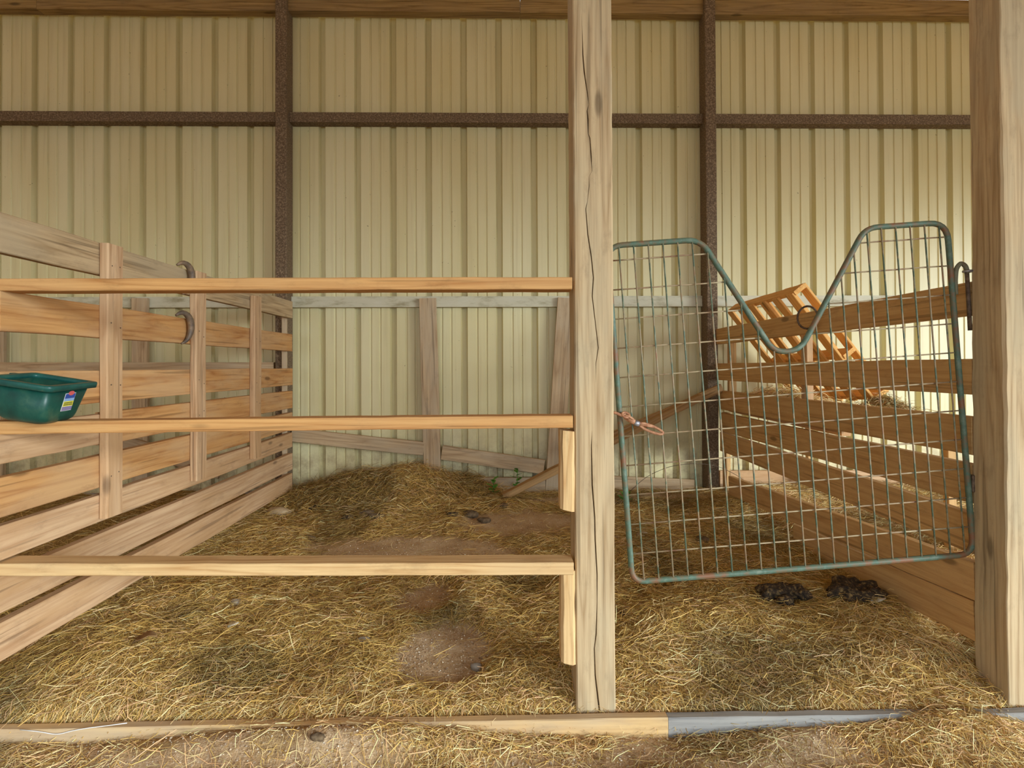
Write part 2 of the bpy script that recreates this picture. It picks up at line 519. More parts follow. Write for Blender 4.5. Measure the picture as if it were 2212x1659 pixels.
# back wall: ribbed steel sheets, each sheet a piece; ribs sink away from the room
WY = 5.03
def panel_profile(n=3, pitch=0.2995):
    pr = []
    for k in range(n):
        o = k * pitch
        pr += [(o + 0.000, 0.0), (o + 0.010, 0.046), (o + 0.048, 0.046), (o + 0.058, 0.0)]
        for q in (0.130, 0.209):
            pr += [(o + q, 0.0), (o + q + 0.004, 0.008), (o + q + 0.015, 0.008), (o + q + 0.019, 0.0)]
    pr.append((n * pitch + 0.0, 0.0))
    return pr
pp = panel_profile()
V, F = [], []
for (a, b) in pp:
    V += [(a, b, 0.0), (a, b, 4.16)]
for k in range(len(pp) - 1):
    F.append((2 * k, 2 * k + 2, 2 * k + 3, 2 * k + 1))
nfront = len(V)
for (a, b) in pp:
    V += [(a, b + 0.0015, 0.0), (a, b + 0.0015, 4.16)]
for k in range(len(pp) - 1):
    F.append((nfront + 2 * k, nfront + 2 * k + 1, nfront + 2 * k + 3, nfront + 2 * k + 2))
panel_me = mesh('panel', V, F)
panel_me.materials.append(M_panel)
wall = thing('wall_back', 'cream ribbed steel wall sheets', None, (0, WY, 0.08), None, 'structure')
PX0 = -4.197 - 0.031 - 0.8985 * 3
for k in range(15):
    o = link('panel', panel_me, None, wall, Matrix.Translation((PX0 + 0.8985 * k, WY + (0.0008 if k % 2 else 0), 0.08)))
# low curb the sheets stand on
curb = link('trim_1', box_mesh(-7.2, 7.2, 5.0, 5.12, -0.05, 0.17, 0.01), M_concrete)
tag(curb, 'low concrete curb under the steel wall', None, None, 'structure')

# roof over the stalls (above the frame), open at the front and at the sides
roof = thing('ceiling', 'wooden roof deck above the stalls', None, (0, 0, 0), None, 'structure')
for k in range(40):
    y0 = -3.2 + k * 0.22
    z = 5.25 - 0.03 * (y0 + 3.2)
    board('plank', (-7.4, y0 + 0.11, z), (7.4, y0 + 0.11, z), 0.217, 0.03, M_roof, roof, (0, 1, -0.03))

# unseen board walls added left and front left to block sky and bounce warm light
wl = thing('wall_left_added', 'unseen tan board wall added on the left for warm bounce light', None, (-7.3, 1, 0), None, 'structure')
for k in range(16):
    board('plank', (-7.3, -3.2, 0.15 + 0.3 * k), (-7.3, 5.1, 0.15 + 0.3 * k), 0.296, 0.025, M_roof, wl, (0, 0, 1))
wf = thing('wall_front_added', 'unseen tan board wall and header added at the front to shape the light', None, (-5, -3.2, 0), None, 'structure')
for k in range(16):
    board('plank', (-7.3, -3.22, 0.15 + 0.3 * k), (-4.4, -3.22, 0.15 + 0.3 * k), 0.296, 0.025, M_roof, wf, (0, 0, 1))

wr = thing('wall_right_added', 'unseen tan board header added on the right to cut off high sky', None, (7.4, 1, 3), None, 'structure')  # added unseen headers, right and front: keep sky light off the upper wall
for k in range(8):
    board('plank', (7.42, -3.2, 3.0 + 0.3 * k), (7.42, 5.1, 3.0 + 0.3 * k), 0.296, 0.025, M_roof, wr, (0, 0, 1))
    board('added_header_plank', (-4.39, -3.22, 3.15 + 0.3 * k), (7.4, -3.22, 3.15 + 0.3 * k), 0.296, 0.025, M_roof, wf, (0, 0, 1))

# ================================================================== STEEL FRAME
def column(x0, x1, label):
    t = thing('steel_column', label, 'column', ((x0 + x1) / 2, 4.94, 0.1), 'brown steel columns against the back wall')
    link('shaft', box_mesh(x0, x1, 4.87, 5.02, 0.12, 5.0, 0.006), M_rust, t)
    link('base_plate', box_mesh(x0 - 0.03, x1 + 0.03, 4.82, 5.02, 0.10, 0.135, 0.004), M_concrete, t)
    return t
column(-1.838, -1.745, 'brown steel column at the far end of the left board fence')
column(1.712, 1.803, 'brown steel column at the far end of the right board fence')
column(-5.35, -5.26, 'brown steel column in the far left neighbouring stall')
column(5.22, 5.31, 'brown steel column in the far right neighbouring stall')

def girt(x0, x1, z0, z1, y0, mat, name, label, group):
    th = 0.006
    y1 = WY - 0.002
    pr = [(y1, z0), (y0, z0), (y0, z0 + 0.014), (y0 + 0.002, z0 + 0.014), (y0 + 0.002, z1), (y1, z1), (y1, z1 - th), (y0 + th + 0.002, z1 - th), (y0 + th + 0.002, z0 + th), (y1, z0 + th)]
    o = link(name, extrude_profile(pr, x0, x1), mat)
    return tag(o, label, 'girt', group)
gp = 'brown steel wall girts'
girt(-5.25, -1.84, 3.25, 3.333, 4.93, M_rust, 'steel_girt', 'dark brown horizontal girt high on the wall, left of the left column', gp)
girt(-1.743, 1.71, 3.25, 3.333, 4.93, M_rust, 'steel_girt', 'dark brown horizontal girt high on the wall between the two columns', gp)
girt(1.805, 5.21, 3.25, 3.333, 4.93, M_rust, 'steel_girt', 'dark brown horizontal girt high on the wall, right of the right column', gp)
gp = 'pale steel wall girts'
girt(-5.25, -1.84, 1.715, 1.805, 4.975, M_palegirt, 'steel_girt', 'pale grey horizontal girt low on the wall behind the left board fence', gp)
girt(-1.743, 1.71, 1.715, 1.805, 4.975, M_palegirt, 'steel_girt', 'pale grey horizontal girt low on the wall between the two columns', gp)
girt(1.805, 5.21, 1.715, 1.805, 4.975, M_palegirt, 'steel_girt', 'pale grey horizontal girt low on the wall behind the leaning pallet', gp)

gp = 'wooden beams along the top of the wall'
for x0, x1, lb in ((-6.6, -3.80, 'dark wooden beam along the wall top, leftmost length'),
                   (-3.797, 0.175, 'dark wooden beam along the wall top, middle length'),
                   (0.178, 6.6, 'dark wooden beam along the wall top, length right of the centre post')):
    o = board('eave_beam', (x0, 4.955, 4.235), (x1, 4.955, 4.229 if x1 > 5 else 4.235), 0.138, 0.09, M_beam, None, (0, 0, 1), seg=14, rough=0.002)
    tag(o, lb, 'beam', gp)

# ================================================================== POSTS
# centre post with its drying check cut into the front face
def crack_post(name, L, W, T, path, mat, M):
    path = sorted(path)
    xs = [-L / 2] + [p[0] for p in path] + [L / 2]
    lat = [path[0][1]] + [p[1] for p in path] + [path[-1][1]]
    wid = [0.0] + [p[2] for p in path] + [path[-1][2]]
    V, F = [], []
    r = random.Random(5)
    for x, y, w in zip(xs, lat, wid):
        e = [r.uniform(-0.001, 0.001) for _ in range(4)]
        dp = min(0.02, w * 5)
        V += [(x, -W / 2 + e[0], T / 2), (x, -W / 2 + e[0], -T / 2 + 0.005), (x, -W / 2 + 0.005 + e[0], -T / 2),
              (x, y - w / 2 - 0.0001, -T / 2), (x, y, -T / 2 + dp), (x, y + w / 2 + 0.0001, -T / 2),
              (x, W / 2 - 0.005 + e[1], -T / 2), (x, W / 2 + e[1], -T / 2 + 0.005), (x, W / 2 + e[1], T / 2)]
    n = 9
    for i in range(len(xs) - 1):
        a, b = i * n, (i + 1) * n
        for k in range(n):
            F.append((a + k, a + (k + 1) % n, b + (k + 1) % n, b + k))
    F.append(tuple(range(n - 1, -1, -1)))
    F.append(tuple(range((len(xs) - 1) * n, len(xs) * n)))
    return link(name, mesh(name, V, F), mat, None, M)

raw = [(20, 1257, 0), (60, 1258, 1.0), (114, 1260, 4), (152, 1263, 5), (200, 1270, 3), (222, 1273, 0.5), (236, 1269, 3), (254, 1271, 5), (286, 1271.5, 2), (296, 1275, 3.5),
       (337, 1278, 4), (368, 1279.5, 0.8), (380, 1273, 0.6), (400, 1273.5, 2.5), (432, 1270, 0.8), (450, 1266, 3), (507, 1270.6, 4), (554, 1278, 4), (600, 1282.6, 4),
       (640, 1280, 3.5), (700, 1287, 3), (752, 1293, 3), (785, 1288, 2), (830, 1288, 0.0), (930, 1279, 0.0), (967, 1278, 3.5), (1048, 1279.6, 5), (1118, 1285, 4.5),
       (1167, 1286, 4.5), (1240, 1290, 4), (1300, 1290, 2), (1369, 1288, 4.5), (1400, 1284, 3.5), (1459, 1286, 5), (1543, 1296, 6)]
PL, PZ0 = 5.0, -0.12                                   # post length, foot
path = []
for py, px, w in raw:
    z = 1.22 - (py - 790.0) * 2.07 / 1280.0
    c = 1280.0 + (py / 1540.0) * 7.5
    path.append((z - (PZ0 + PL / 2), (px - c) * 2.07 / 1280.0, w * 0.001))
PCX = 0.328
Mp = frame((PCX, 2.14, PZ0), (PCX, 2.14, PZ0 + PL), (1, 0, 0))
post = crack_post('wooden_post', PL, 0.138, 0.14, path, M_post, Mp)
tag(post, 'weathered square wooden post with a long vertical crack, standing at mid-picture', 'post', 'square wooden posts')

rp = board('wooden_post', (1.858, 2.14, -0.12), (1.858, 2.14, 4.88), 0.145, 0.145, M_post, None, (1, 0, 0), seg=60, bev=0.003, rough=0.0022, wane=0.006)
tag(rp, 'pale square wooden post at the right edge beside the gate hinge', 'post', 'square wooden posts')

lp = board('wooden_post', (-1.80, 1.952, -0.12), (-1.80, 1.952, 4.95), 0.14, 0.14, M_post, None, (1, 0, 0), seg=30, bev=0.004, rough=0.002)
tag(lp, 'square wooden post at the near end of the left board fence', 'post', 'square wooden posts')

# ================================================================== FRONT RAILS AND CLEATS
gp = 'horizontal rails across the front of the left stall'
for z, dz, mat, lb in ((1.502, 0.0, M_rail, 'topmost of three pine rails nailed across the stall front'),
                       (1.022, 0.004, M_rail, 'middle of three pine rails across the stall front, level with the green tub'),
                       (0.532, -0.008, M_rail_pale, 'lowest of three pine rails across the stall front, paler than the others')):
    o = board('front_rail', (-1.745, 2.075, z - dz), (0.248, 2.075, z + dz), 0.09, 0.042, mat, None, (0, 1, 0), seg=24, rough=0.0014, bow=0.0)
    tag(o, lb, 'rail', gp)
gp = 'short wooden cleats on the side of the centre post'
for z0, z1, lb in ((0.715, 0.992, 'short wooden cleat on the centre post, under the middle rail'),
                   (0.185, 0.507, 'short wooden cleat on the centre post, under the lowest rail')):
    o = board('rail_cleat', (0.232, 2.10, z0), (0.232, 2.10, z1), 0.05, 0.085, M_rail_pale, None, (1, 0, 0), seg=5, bev=0.009, skew=-0.25)
    tag(o, lb, 'cleat', gp)

# ================================================================== LEFT BOARD FENCE
XF = -1.69
lf = thing('board_fence', 'left board fence of eight horizontal planks with three upright battens', 'fence', (XF - 0.02, 3.4, 0.1))
Y0, Y1 = 2.035, 4.85
rows = [(1.612, 1.748, M_grey), (1.345, 1.482, M_orange), (1.070, 1.207, M_orange), (0.895, 1.022, M_pink),
        (0.713, 0.848, M_orange), (0.568, 0.684, M_pink), (0.387, 0.518, M_pink), (0.226, 0.358, M_pink)]
for i, (z0, z1, mat) in enumerate(rows):
    zc = (z0 + z1) / 2
    if i == 3:
        board('plank', (XF - 0.019, Y0, zc), (XF - 0.019, 2.56, zc), z1 - z0, 0.038, M_pink, lf, (0, 0, 1))
        board('plank', (XF - 0.019, 2.563, zc), (XF - 0.019, Y1, zc - 0.004), z1 - z0 + 0.012, 0.038, M_orange, lf, (0, 0, 1))
    else:
        board('plank', (XF - 0.019, Y0, zc), (XF - 0.019, Y1 + random.uniform(-.008, .008), zc), z1 - z0, 0.038, mat, lf, (0, 0, 1), seg=10, rough=0.0018)
for y0, y1, z0, z1 in ((2.525, 2.63, 0.585, 1.745), (3.255, 3.365, 0.60, 1.745), (4.02, 4.135, 0.60, 1.70)):
    yc = (y0 + y1) / 2
    board('batten', (XF + 0.0195, yc, z0), (XF + 0.0195, yc, z1), y1 - y0, 0.038, M_pink, lf, (0, 1, 0), seg=8, bev=0.006, rough=0.002)
board('rear_batten', (XF - 0.058, 4.835, 0.2), (XF - 0.058, 4.835, 1.70), 0.03, 0.038, M_wallboard, lf, (0, 1, 0))

nail_me = tube_mesh([(0, 0, 0), (0.0012, 0, 0)], 0.0032, 6)
nail_me.materials.append(M_iron)
for yc in (2.5775, 3.31, 4.0775):
    for (z0, z1, mat) in rows[:6]:
        for dy in (-0.026, 0.026):
            if (z0 + z1) / 2 < 0.66: continue
            link('nail', nail_me, None, lf, Matrix.Translation((XF + 0.0385, yc + dy + random.uniform(-.006, .006), (z0 + z1) / 2 + random.uniform(-.03, .03))))

# curved iron hooks hung over the left fence planks
def hook(z, y, r, lb):
    pts, rad = [], []
    for k in range(17):
        a = math.radians(128 - k * 13.0)
        pts.append((XF - 0.018 + 0.045 * math.sin(math.radians(20 + k * 8.5)), y + r * math.cos(a) * 0.72, z + r * math.sin(a)))
        s = k / 16
        rad.append(0.005 + 0.0125 * math.sin(math.pi * min(1, s * 0.96 + 0.04)))
    o = tube('curved_hook', pts, rad, M_hornmat, None, 8)
    return tag(o, lb, 'hook', 'curved hooks on the left fence')
hook(1.69, 3.17, 0.082, 'curved dark hook over the top plank of the left fence')
hook(1.425, 3.16, 0.082, 'curved dark hook over the second plank of the left fence')

# ================================================================== GREEN FEED TUB
tub = thing('feed_tub', 'dark green plastic feed tub hung on the left fence', 'tub', (-1.565, 2.03, 1.045))
def rrect(w, d, r, n=4):
    out = []
    for cx, cy, a0 in ((w / 2 - r, d / 2 - r, 0), (-w / 2 + r, d / 2 - r, 90), (-w / 2 + r, -d / 2 + r, 180), (w / 2 - r, -d / 2 + r, 270)):
        for k in range(n + 1):
            a = math.radians(a0 + 90 * k / n)
            out.append((cx + r * math.cos(a), cy + r * math.sin(a)))
    return out
def loft(rings):
    n = len(rings[0])
    V = [v for r in rings for v in r]
    F = []
    for i in range(len(rings) - 1):
        for k in range(n):
            F.append((i * n + k, i * n + (k + 1) % n, (i + 1) * n + (k + 1) % n, (i + 1) * n + k))
    F.append(tuple(range(n - 1, -1, -1)))
    F.append(tuple(range((len(rings) - 1) * n, len(rings) * n)))
    return V, F
def ring(w, d, r, z): return [(x, y, z) for x, y in rrect(w, d, r)]
TM = Matrix.Translation((-1.562, 2.03, 1.058)) @ Matrix.Rotation(math.radians(2.3), 4, 'X') @ Matrix.Rotation(math.radians(9.0), 4, 'Y')
V, F = loft([ring(.130, .130, .024, -.012), ring(.156, .156, .026, .000), ring(.164, .164, .024, .014), ring(.198, .198, .016, .115), ring(.192, .192, .015, .115), ring(.152, .152, .02, .012), ring(.13, .13, .02, .004)])
body = link('body', mesh('body', V, F, True), M_tub, tub, TM)
V, F = loft([ring(.199, .199, .016, .108), ring(.230, .230, .018, .106), ring(.234, .234, .020, .120), ring(.230, .230, .018, .125), ring(.192, .192, .015, .125), ring(.190, .190, .015, .110)])
F = F[:-2]
n_ = 20
F += [(5 * n_ + k, 5 * n_ + (k + 1) % n_, (k + 1) % n_, k) for k in range(n_)]
link('rim', mesh('rim', V, F, True), M_tubrim, tub, TM)
for dy in (-.06, .06):
    link('hanger', box_mesh(-.15, -.105, dy - .012, dy + .012, .112, .121, .002), M_tubrim, tub, TM)
# sticker on the side facing right, tilted with the wall of the tub
SM = TM @ Matrix.Translation((0.0906, 0.008, 0.062)) @ Matrix.Rotation(math.radians(9.6), 4, 'Y')
def stick(name, y0, y1, z0, z1, d, mat, parent):
    return link(name, box_mesh(d, d + 0.0006, y0, y1, z0, z1, 0), mat, parent, SM)
st = stick('sticker', -.024, .024, -.033, .030, 0.0, M_white, tub)
tag(st, 'small printed sticker with blue, yellow and purple bands')
stick('blue_band', -.0225, .0225, .008, .0285, .0006, M_blue, st)
stick('sky_band', -.0225, .0225, .001, .012, .0010, M_lblue, st)
stick('yellow_band', -.0225, .0225, -.016, .002, .0012, M_yellow, st)
stick('purple_band', -.0225, .0225, -.0315, -.0175, .0010, M_purple, st)
lg = link('logo_oval', mesh('oval', [(0.0014, .002 + .013 * math.cos(a * math.pi / 8), .030 + .008 * math.sin(a * math.pi / 8)) for a in range(16)] + [(0, .002 + .013 * math.cos(a * math.pi / 8), .030 + .008 * math.sin(a * math.pi / 8)) for a in range(16)],
          [tuple(range(16))] + [(k, 16 + k, 16 + (k + 1) % 16, (k + 1) % 16) for k in range(16)]), M_red, st, SM)
r_ = random.Random(3)
V, F = [], []
for line in (-.004, -.0105):
    y = -.020
    while y < .018:
        w = r_.uniform(.0022, .004)
        b = len(V)
        V += [(.0019, y, line - .0022), (.0019, y + w, line - .0022), (.0019, y + w, line + .0022), (.0019, y, line + .0022)]
        F.append((b, b + 1, b + 2, b + 3))
        y += w + .0011
link('lettering', mesh('lettering', V, F), M_ink, st, SM)

# ================================================================== BOARDS ON THE BACK WALL
t = thing('wall_bracing', 'weathered wooden bracing boards on the back wall between the columns', 'bracing', (-0.5, 4.95, 0.2))
YB = 4.955
board('upright_board', (-0.566, YB, 0.20), (-0.605, YB, 1.785), 0.142, 0.036, M_wallboard, t, (1, 0, 0))
board('upright_board', (0.44, YB, 0.17), (0.553, YB, 1.785), 0.142, 0.036, M_wallboard, t, (1, 0, 0))
board('diagonal_board', (-1.73, YB - 0.0, 0.655), (-0.64, YB, 0.532), 0.112, 0.036, M_wallboard, t, (0, 0, 1))
board('diagonal_board', (-0.49, YB, 0.502), (0.36, YB, 0.372), 0.118, 0.036, M_wallboard, t, (0, 0, 1))

t = thing('wall_bracing', 'weathered bracing boards on the wall seen through the left fence', 'bracing', (-3.0, 4.95, 0.2))
board('upright_board', (-2.97, YB, 0.15), (-2.975, YB, 1.79), 0.128, 0.036, M_wallboard, t, (1, 0, 0))
board('horizontal_board', (-4.09, YB - 0.037, 1.218), (-1.86, YB - 0.037, 1.21), 0.093, 0.036, M_wallboard, t, (0, 0, 1))
board('upright_board', (-4.14, YB, 0.15), (-4.14, YB, 1.79), 0.128, 0.036, M_wallboard, t, (1, 0, 0))
board('diagonal_board', (-3.92, YB - 0.037, 0.86), (-2.3, YB - 0.037, 0.36), 0.12, 0.036, M_wallboard, t, (0, 0, 1))

# loose planks at the foot of the wall
o = board('ground_plank', (-0.30, 4.93, 0.235), (0.37, 4.955, 0.225), 0.12, 0.03, M_wallboard, None, (0, 0, 1))
tag(o, 'weathered plank lying on edge at the wall foot, right of the hay pile', 'plank')
o = board('ground_plank', (0.62, 4.955, 0.255), (1.62, 4.965, 0.2), 0.11, 0.03, M_wallboard, None, (0, 0, 1))
tag(o, 'weathered plank on edge at the wall foot behind the gate', 'plank')
o = board('ground_plank', (1.84, 4.965, 0.262), (3.9, 4.965, 0.252), 0.135, 0.036, M_pink, None, (0, 0, 1))
tag(o, 'pale plank along the wall foot behind the right fence', 'plank')

o = board('leaning_board', (0.02, 4.64, 0.20), (1.60, 4.72, 0.965), 0.05, 0.09, M_brace, None, (0, 0, 1), seg=12, rough=0.003)
tag(o, 'longer bare wooden board leaning from the floor against the right column', 'board', 'leaning boards')
o = board('leaning_board', (0.55, 4.74, 0.50), (1.79, 4.77, 1.035), 0.06, 0.04, M_brace, None, (0, 0, 1), seg=12, rough=0.003)
tag(o, 'shorter wooden board leaning just above the long one by the right column', 'board', 'leaning boards')

# ================================================================== RIGHT BOARD FENCE
XR = 1.786
rf = thing('board_fence', 'right board fence of seven brown planks behind the wire gate', 'fence', (XR + 0.02, 3.5, 0.1))
rrows = [(1.533, 1.405, 1.508, 1.396), (1.238, 1.102, 1.222, 1.105), (1.02, 0.872, 1.0, 0.868), (0.838, 0.689, 0.825, 0.69),
         (0.65, 0.497, 0.672, 0.525), (0.468, 0.322, 0.335, 0.19), (0.318, 0.172, 0.17, 0.03)]
for i, (n1, n0, f1, f0) in enumerate(rrows):
    yf = [4.86, 4.86, 4.80, 4.80, 4.80, 4.62, 3.6][i]
    k = (yf - 2.215) / (4.85 - 2.215)
    zn, zf = (n1 + n0) / 2, (n1 + n0) / 2 + ((f1 + f0) / 2 - (n1 + n0) / 2) * k
    W = (n1 - n0)
    board('plank', (XR + 0.019 + (0.002 if i == 6 else 0), 2.215, zn), (XR + 0.019, yf, zf), W, 0.038, M_rfence, rf, (0, 0, 1), seg=12, rough=0.0018)
for y in (4.81,):
    board('rear_batten', (XR + 0.057, y, 0.2), (XR + 0.057, y, 0.83), 0.085, 0.036, M_rfence, rf, (0, 1, 0))
o = board('broken_plank', (XR + 0.075, 4.75, 0.862), (XR + 0.10, 3.2, 0.845), 0.035, 0.05, M_pink, rf, (0, 0, 1))

# iron ring on the top plank of the right fence
pts = [(XR - 0.042 + 0.034 * math.sin(a), 3.33 - 0.045 * math.sin(a), 1.487 + 0.064 * math.cos(a)) for a in [2 * math.pi * k / 20 for k in range(20)]]
o = tube('iron_ring', pts, 0.006, M_iron, None, 8, True)
tag(o, 'rusty iron ring hung on the top plank of the right fence', 'ring')

# ================================================================== HAY RACK WITH LEANING PALLET
rack = thing('hay_rack', 'wooden shelf rack fixed behind the right fence holding hay', 'rack', (2.2, 4.0, 0.87))
for k in range(5):
    xk = 1.905 + 0.145 * k
    board('shelf_board', (xk, 3.25, 0.885), (xk, 4.92, 0.885), 0.14, 0.03, M_rfence, rack, (1, 0, 0))
board('upright', (1.90, 4.83, 0.88), (1.90, 4.83, 1.40), 0.06, 0.04, M_rfence, rack, (1, 0, 0))
board('upright', (1.86, 3.56, 0.88), (1.86, 3.56, 1.40), 0.07, 0.04, M_pink, rack, (0, 1, 0))
for y in (4.85, 3.32):
    board('leg', (2.545, y, 0.12), (2.545, y, 0.865), 0.045, 0.045, M_rfence, rack, (1, 0, 0))
board('bearer', (1.93, 4.6, 0.85), (2.45, 4.6, 0.85), 0.035, 0.05, M_rfence, rack, (0, 0, 1))
board('bearer', (1.93, 3.4, 0.85), (2.45, 3.4, 0.85), 0.035, 0.05, M_rfence, rack, (0, 0, 1))

# pallet: stringers parallel to the upper edge, deck slats running down the slope
pt = thing('wooden_pallet', 'orange wooden pallet leaning aslant above the hay behind the right fence', 'pallet', (2.2, 4.35, 0.91))
top0, top1 = Vector((1.875, 4.88, 1.665)), Vector((1.935, 3.89, 1.70))
along = (top1 - top0).normalized()                       # along the upper edge, towards the room
down = Vector((0.60, 0.04, -0.775)).normalized()
down = (down - along * down.dot(along)).normalized()
nrm = along.cross(down).normalized()
if nrm.x < 0: nrm = -nrm
LW, LD = 0.99, 0.93
for k in range(6):                                       # slats running down the slope, near face
    a = top0 + along * (0.05 + (LW - 0.10) * k / 5) + nrm * 0.005
    board('slat', a + down * 0.012, a + down * (LD - 0.01 * (k % 3)), 0.085, 0.018, M_pallet, pt, along)
for k in range(6):                                       # far face
    a = top0 + along * (0.05 + (LW - 0.10) * k / 5) + nrm * 0.116
    if k in (1, 3): continue
    board('slat', a + down * 0.012, a + down * LD, 0.085, 0.018, M_pallet, pt, along)
for d in (0.02, 0.56, 0.91):                             # stringers along the edges, between the faces
    a = top0 + down * d + nrm * 0.06
    board('stringer', a, a + along * LW, 0.092, 0.03, M_pallet, pt, nrm)

# ================================================================== SILL BOARDS
o = board('sill_board', (-1.95, 2.035, -0.035), (0.565, 2.035, -0.030), 0.10, 0.036, M_sill, None, (0, 0, 1), seg=12, rough=0.002)
tag(o, 'sandy wooden sill board half buried in front of the centre post', 'sill', 'threshold sill boards')
o = board('sill_board', (0.567, 2.035, -0.032), (2.1, 2.035, -0.032), 0.10, 0.036, M_sill_grey, None, (0, 0, 1), seg=12, rough=0.002)
tag(o, 'grey weathered sill board half buried under the gate', 'sill', 'threshold sill boards')

# ================================================================== WIRE GATE
ang = math.radians(4.0)
GO = Vector((0.490, 2.215, 0.409))
gu = Vector((math.cos(ang), 0, math.sin(ang)))
gv = Vector((-math.sin(ang), 0, math.cos(ang)))
gn = Vector((0, -1, 0))
def gp_(u, v, d=0.0): return GO + gu * u + gv * v + gn * d
gate = thing('wire_gate', 'green tube-frame gate of welded wire mesh with a dipped top', 'gate', tuple(GO))
GW, GH = 1.300, 1.262
tl, tr, nb = 0.355, 0.985, 0.822                          # ends of the two top bars, bottom of the dip
outline = [(GW * 0.5, 0), (0, 0), (0, GH), (tl, GH), (0.60, nb - 0.005), (0.70, nb - 0.005), (tr, GH), (GW, GH), (GW, 0), (GW * 0.5, 0)]
pts = fillet([gp_(u, v) for u, v in outline], [0.05, 0.06, 0.055, 0.10, 0.10, 0.05, 0.07, 0.06], 6)
tube('frame', pts[:-1], 0.0108, M_gate, gate, 10, True)
def top_at(u):
    if u < tl: return GH
    if u < 0.60: return GH + (nb - GH) * (u - tl) / (0.60 - tl)
    if u < 0.70: return nb
    if u < tr: return nb + (GH - nb) * (u - 0.70) / (tr - 0.70)
    return GH
for k in range(23):
    u = 0.043 + 0.0555 * k
    if u > GW - 0.02: break
    v1 = top_at(u)
    bend = [random.uniform(-.0014, .0014) for _ in range(4)]
    tube('vertical_wire', [gp_(u, 0.0, .004), gp_(u + bend[0], v1 * .33, .005), gp_(u + bend[1], v1 * .66, .005), gp_(u, v1 - 0.004, .006)], 0.0031, M_wire, gate, 6)
for k in range(11):
    v = 0.104 + 0.1102 * k
    spans = [(0.0, GW)]
    if v > nb + 0.015:
        s = (GH - v) / (GH - nb)
        spans = [(0.0, tl + (0.60 - tl) * (1 - s)), (tr - (tr - 0.70) * (1 - s), GW)]
        spans = [(0.0, tl + (0.60 - tl) * s), (tr + (0.70 - tr) * s, GW)]
    for a, b in spans:
        m_ = (a + b) / 2
        tube('horizontal_wire', [gp_(a, v, -.002), gp_((a + m_) / 2, v + random.uniform(-.0012, .0012), -.002), gp_(m_, v, -.002), gp_((b + m_) / 2, v + random.uniform(-.0012, .0012), -.002), gp_(b, v, -.002)], 0.0030, M_wire_tan, gate, 6)
# hinge hook on the gate's right-hand upright
hk = [gp_(GW + .012, .985), gp_(GW + .014, 1.04), gp_(GW + .022, 1.085), gp_(GW + .042, 1.105), gp_(GW + .060, 1.09), gp_(GW + .064, 1.062)]
tube('hinge_hook', fillet(hk, 0.02, 3), 0.0085, M_gate_dull, gate, 8)
pin = thing('hinge_pin', 'rusty iron gate hinge pin fixed to the right post', 'hinge', (1.80, 2.222, 1.35))
base = gp_(GW + .062, 1.07)
tube('rod', [base, base + Vector((0.006, 0, -0.12)), base + Vector((0.010, 0, -0.225))], 0.0075, M_iron, pin, 8)
pts = [base + Vector((0.004 + 0.014 * math.cos(a), 0.014 * math.sin(a), 0.0)) for a in [2 * math.pi * k / 12 for k in range(12)]]
tube('eye', pts, 0.005, M_swivel, pin, 6, True)
br = link('hinge_bracket', box_mesh(1.776, 1.792, 2.20, 2.24, 0.735, 0.80, 0.003), M_iron)
tag(br, 'small dark iron bracket low on the right post beside the gate', 'bracket')

# chain and snap from the centre post to the gate
ch = thing('gate_chain', 'rusty chain with a snap hook tying the gate to the centre post', 'chain', (0.40, 2.2, 1.03))
def loop(c, du, dv, a, b, r, name, mat, n=18):
    c, du, dv = Vector(c), Vector(du).normalized(), Vector(dv).normalized()
    pts = [c + du * a * math.cos(2 * math.pi * k / n) + dv * b * math.sin(2 * math.pi * k / n) for k in range(n)]
    return tube(name, pts, r, mat, ch, 7, True)
CY = 2.185
def cp(px, py, y=CY): return Vector(((px - 1081) / 1280 * y + 0.0, y, 1.22 - (py - 790) / 1280 * y))
tube('eye_screw', [cp(1318, 892), cp(1330, 893), cp(1343, 899), cp(1352, 897)], 0.0055, M_chain, ch, 8)
loop(cp(1352, 898), (1, 0, -.3), (0.2, 0.6, .7), 0.014, 0.011, 0.0048, 'chain_link', M_chain)
loop(cp(1359, 906), (.85, 0, -.5), (.3, -.6, .5), 0.020, 0.010, 0.0048, 'chain_link', M_chain)
tube('snap_body', [cp(1356, 906), cp(1366, 911), cp(1371, 914)], [0.006, 0.0105, 0.0105], M_chain, ch, 10)
tube('swivel', [cp(1371, 914), cp(1376, 916), cp(1381, 918)], [0.0112, 0.0112, 0.009], M_swivel, ch, 10)
loop(cp(1407, 928), (.92, -.1, -.36), (.3, .3, .9), 0.046, 0.0115, 0.0052, 'snap_loop', M_chain, 24)
tube('gate_bar', [cp(1381, 919), cp(1396, 921), cp(1412, 924)], 0.0045, M_chain, ch, 7)

